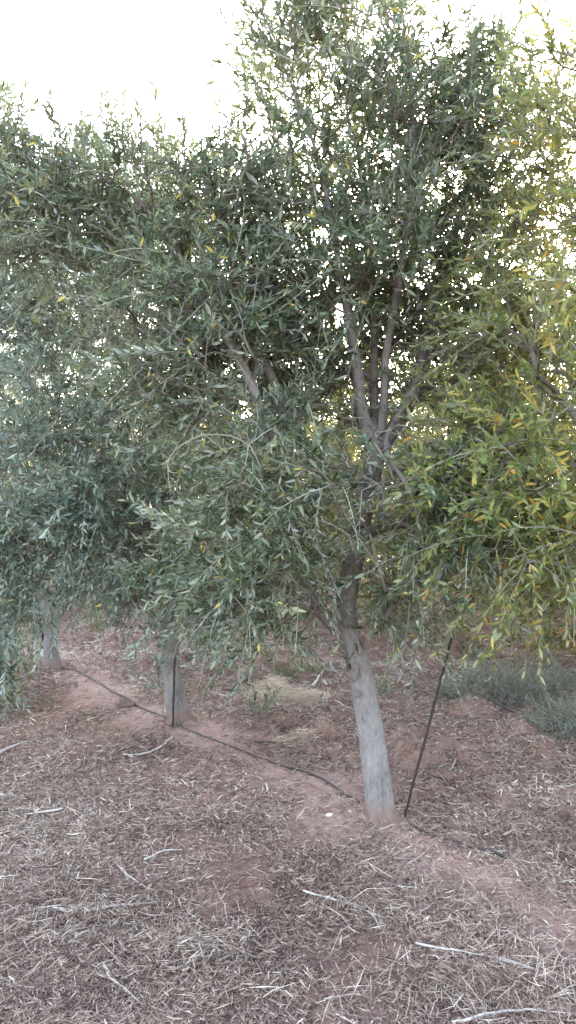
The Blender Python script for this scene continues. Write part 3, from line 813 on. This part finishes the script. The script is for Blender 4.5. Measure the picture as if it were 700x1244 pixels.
def straw(center, rx, ry, hz, n, lab, seed, mat=None, thick=1.):
    thick *= .85
    r = np.random.default_rng(seed); m = MB(); c = np.asarray(center, float)
    for k in range(n):
        a = r.uniform(0, 6.28); q = math.sqrt(r.random()); x = c[0] + math.cos(a) * q * rx; y = c[1] + math.sin(a) * q * ry
        z = float(height(x, y)) + r.random() * hz * math.sqrt(1 - q * q * .98)
        b = r.uniform(0, 6.28); L = r.uniform(.08, .24); el = r.normal(0.05, .25)
        d = np.array([math.cos(b) * math.cos(el), math.sin(b) * math.cos(el), math.sin(el)])
        s = np.array([-math.sin(b), math.cos(b), 0]) * r.normal(0, .15) * L
        p = np.array([x, y, z]); pts = np.array([p - d * L / 2, p + s, p + d * L / 2 - [0, 0, .02 * r.random()]])
        m.tube(pts, r.uniform(.0010, .0018) * thick, 3, a=r.beta(2, 2), cap=False)
    o = m.build('straw_heap', mat or STRAW, origin=c); o.location = c
    return tag(o, lab, 'straw', 'dry straw heaps')


straw(G(350, 850), .42, .22, .1, 1500, 'yellowish dry straw heap left of the nearest trunk', 5)
straw(G(358, 902), .16, .12, .04, 130, 'small brownish straw tuft below the larger heap', 6)
straw(G(245, 1150), .2, .17, .02, 230, 'whitish tuft of dry straw in the lower left litter', 9, LITTER)


# clods and stones
def lump(p, r0, mat, name, label, cat, group, seed, flat=.65, rough=.35, tint=.5):
    r = np.random.default_rng(seed); n1, n2 = 14, 20
    th = np.linspace(0, np.pi, n1); ph = np.arange(n2) / n2 * 2 * np.pi
    TH, PH = np.meshgrid(th, ph, indexing='ij')
    d = np.stack([np.sin(TH) * np.cos(PH), np.sin(TH) * np.sin(PH), np.cos(TH)], -1)
    o_ = r.uniform(0, 50, 3); R = 1 + rough * (vnoise(d[..., 0] * 2.2 + o_[0], d[..., 1] * 2.2 + d[..., 2] * 2.1 + o_[1]) - .5) * 2 + rough * .6 * (vnoise(d[..., 0] * 6 + o_[2], d[..., 1] * 6 + d[..., 2] * 5) - .5)
    V = (d * R[..., None] * r0 * np.array([1.2, 1, flat])).reshape(-1, 3)
    i_ = (np.arange(n1 - 1)[:, None] * n2); j = np.arange(n2)[None]; k = (j + 1) % n2
    Q = np.stack([i_ + j, i_ + n2 + j, i_ + n2 + k, i_ + k], -1).reshape(-1, 4)
    ob = mk(name, V, [Q], mat, attr=np.full(len(V), tint)); ob.location = (float(p[0]), float(p[1]), float(p[2]) + r0 * flat * .3)
    return tag(ob, label, cat, group)


for k, (x, y, rp, lab) in enumerate([(535, 945, 13, 'large reddish clod right of the slanted rod'), (575, 975, 9, 'soil clod halfway between the rod and the right edge'), (690, 995, 14, 'big dark red clod at the right edge'),
                                     (645, 985, 8, 'reddish clod just left of the big one at the right edge'), (155, 856, 9, 'red clod beside the hose between the two left trunks'), (595, 915, 8, 'clod in front of the low grey shrub'),
                                     (550, 1005, 7, 'small clod above the half-buried hose'), (305, 1040, 6, 'small clod in open litter left of centre'), (660, 930, 8, 'clod on the soil below the edge shrub'), (285, 952, 6, 'small clod just below the hose')]):
    lump(G(x, y), rp / F * G(x, y)[1], SOIL, 'soil_clod', lab, 'clod', 'clods of red soil', 200 + k, .55, .75, .35 + .03 * k)
for k, (x, y, rp, lab) in enumerate([(400, 987, 3.6, 'flat white pebble left of the nearest trunk'), (425, 985, 2.2, 'tiny white pebble between the flat one and the trunk'), (60, 1118, 2.5, 'tiny pale pebble above the long grey stick')]):
    lump(G(x, y), rp / F * G(x, y)[1], STONE, 'pebble', lab, 'pebble', 'pale pebbles', 300 + k, .5, .2, .7)


# dead hanging twigs in the main crown: part of the tree
def bare_twigs(parent, polys, rad):
    m = MB(); rad *= .62; o_ = np.array(parent.location)
    for pts in polys:
        w = catmull(np.array([P(*p) for p in pts]), .03); w[1:] += np.cumsum(rng.normal(0, .0012, (len(w) - 1, 3)), 0)
        m.tube(w, np.linspace(rad, rad * .45, len(w)), 5, a=.6)
    ob = m.build('dead_twigs', TWIG, parent, origin=o_); ob['label'] = 'pale leafless twigs hanging in the crown'


def scar(parent, p, r0, seed):
    r = np.random.default_rng(seed); n = 18; a = np.arange(n) / n * 2 * np.pi; V = []; Q = []
    for q, (rr, yy) in enumerate([(1.5, .006), (1.15, -.004), (.8, -.005), (.5, .003), (.05, .004)]):
        k = rr * r0 * (1 + .15 * np.sin(3 * a + seed)); V.append(np.stack([k * np.cos(a), np.full(n, yy), k * 1.25 * np.sin(a)], -1))
        if q: Q.append(np.stack([(q - 1) * n + np.arange(n), (q - 1) * n + (np.arange(n) + 1) % n, q * n + (np.arange(n) + 1) % n, q * n + np.arange(n)], -1))
    ob = mk('pruning_scar', np.vstack(V) + (np.asarray(p) - np.array(parent.location)), [np.vstack(Q)], BARK_UP, parent, attr=np.full(n * 5, .2))
    return ob


for (sx, sy, srr, dd) in ((428, 816, .024, .055), (433, 842, .011, .058), (437, 790, .012, .05)):
    scar(main, P(sx, sy, d1 - dd), srr, sy)
D_ = d1 - .75
bare_twigs(main, [[(345, 610, d1 - .12), (330, 560, D_ + .2), (318, 525, D_), (305, 510, D_), (298, 528, D_), (302, 540, D_)], [(302, 540, D_), (280, 530, D_), (240, 530, D_), (205, 555, D_), (206, 600, D_)],
                  [(302, 540, D_), (298, 565, D_), (290, 580, D_)], [(303, 540, D_), (312, 560, D_), (318, 575, D_)], [(313, 465, d1 - .25), (314, 500, D_ + .1), (312, 530, D_), (302, 540, D_)],
                  [(303, 540, D_), (335, 520, D_), (352, 548, D_), (372, 545, D_)], [(470, 540, d1), (480, 515, D_), (505, 520, D_)], [(412, 600, d1), (430, 640, D_), (470, 700, D_)], [(180, 440, d1 - .3), (150, 470, D_), (120, 500, D_)]], .0045)


# ------------------------------------------------------------------ camera, light, render settings
cam = bpy.data.cameras.new('camera'); co = bpy.data.objects.new('camera', cam); COL.objects.link(co); SC.camera = co
cam.sensor_fit = 'VERTICAL'; cam.sensor_height = 36; cam.lens = 36 * F / 1244; cam.clip_end = 2000; cam.clip_start = .05
co.location = (0, 0, CAMZ); co.rotation_euler = (math.radians(90) + math.atan(8 / F), 0, 0)

EL, AZ = math.radians(14), math.radians(14)        # sun low behind the trees, a little to the right
w = bpy.data.worlds.new('World'); SC.world = w; w.use_nodes = True
N = w.node_tree.nodes; L = w.node_tree.links
sky = N.new('ShaderNodeTexSky'); sky.sky_type = 'NISHITA'; sky.sun_disc = False
sky.sun_elevation = EL; sky.sun_rotation = AZ; sky.dust_density = 2.5; sky.air_density = 1.0; sky.ozone_density = 1.5
hs = N.new('ShaderNodeHueSaturation'); hs.inputs['Saturation'].default_value = .66
L.new(sky.outputs[0], hs.inputs['Color']); L.new(hs.outputs[0], N['Background'].inputs[0]); N['Background'].inputs[1].default_value = .15
sl = bpy.data.lights.new('sun', 'SUN'); sl.energy = 1.5; sl.angle = math.radians(6); sl.color = (1, .82, .6)
so = bpy.data.objects.new('sun', sl); COL.objects.link(so)
from mathutils import Vector
dirv = Vector((math.sin(AZ) * math.cos(EL), math.cos(AZ) * math.cos(EL), math.sin(EL)))
so.rotation_euler = dirv.to_track_quat('Z', 'Y').to_euler()
SC.view_settings.view_transform = 'Standard'; SC.view_settings.look = 'None'; SC.view_settings.gamma = 1
SC.view_settings.exposure = 3.75
SC.cycles.max_bounces = 6; SC.cycles.transmission_bounces = 4; SC.cycles.diffuse_bounces = 4
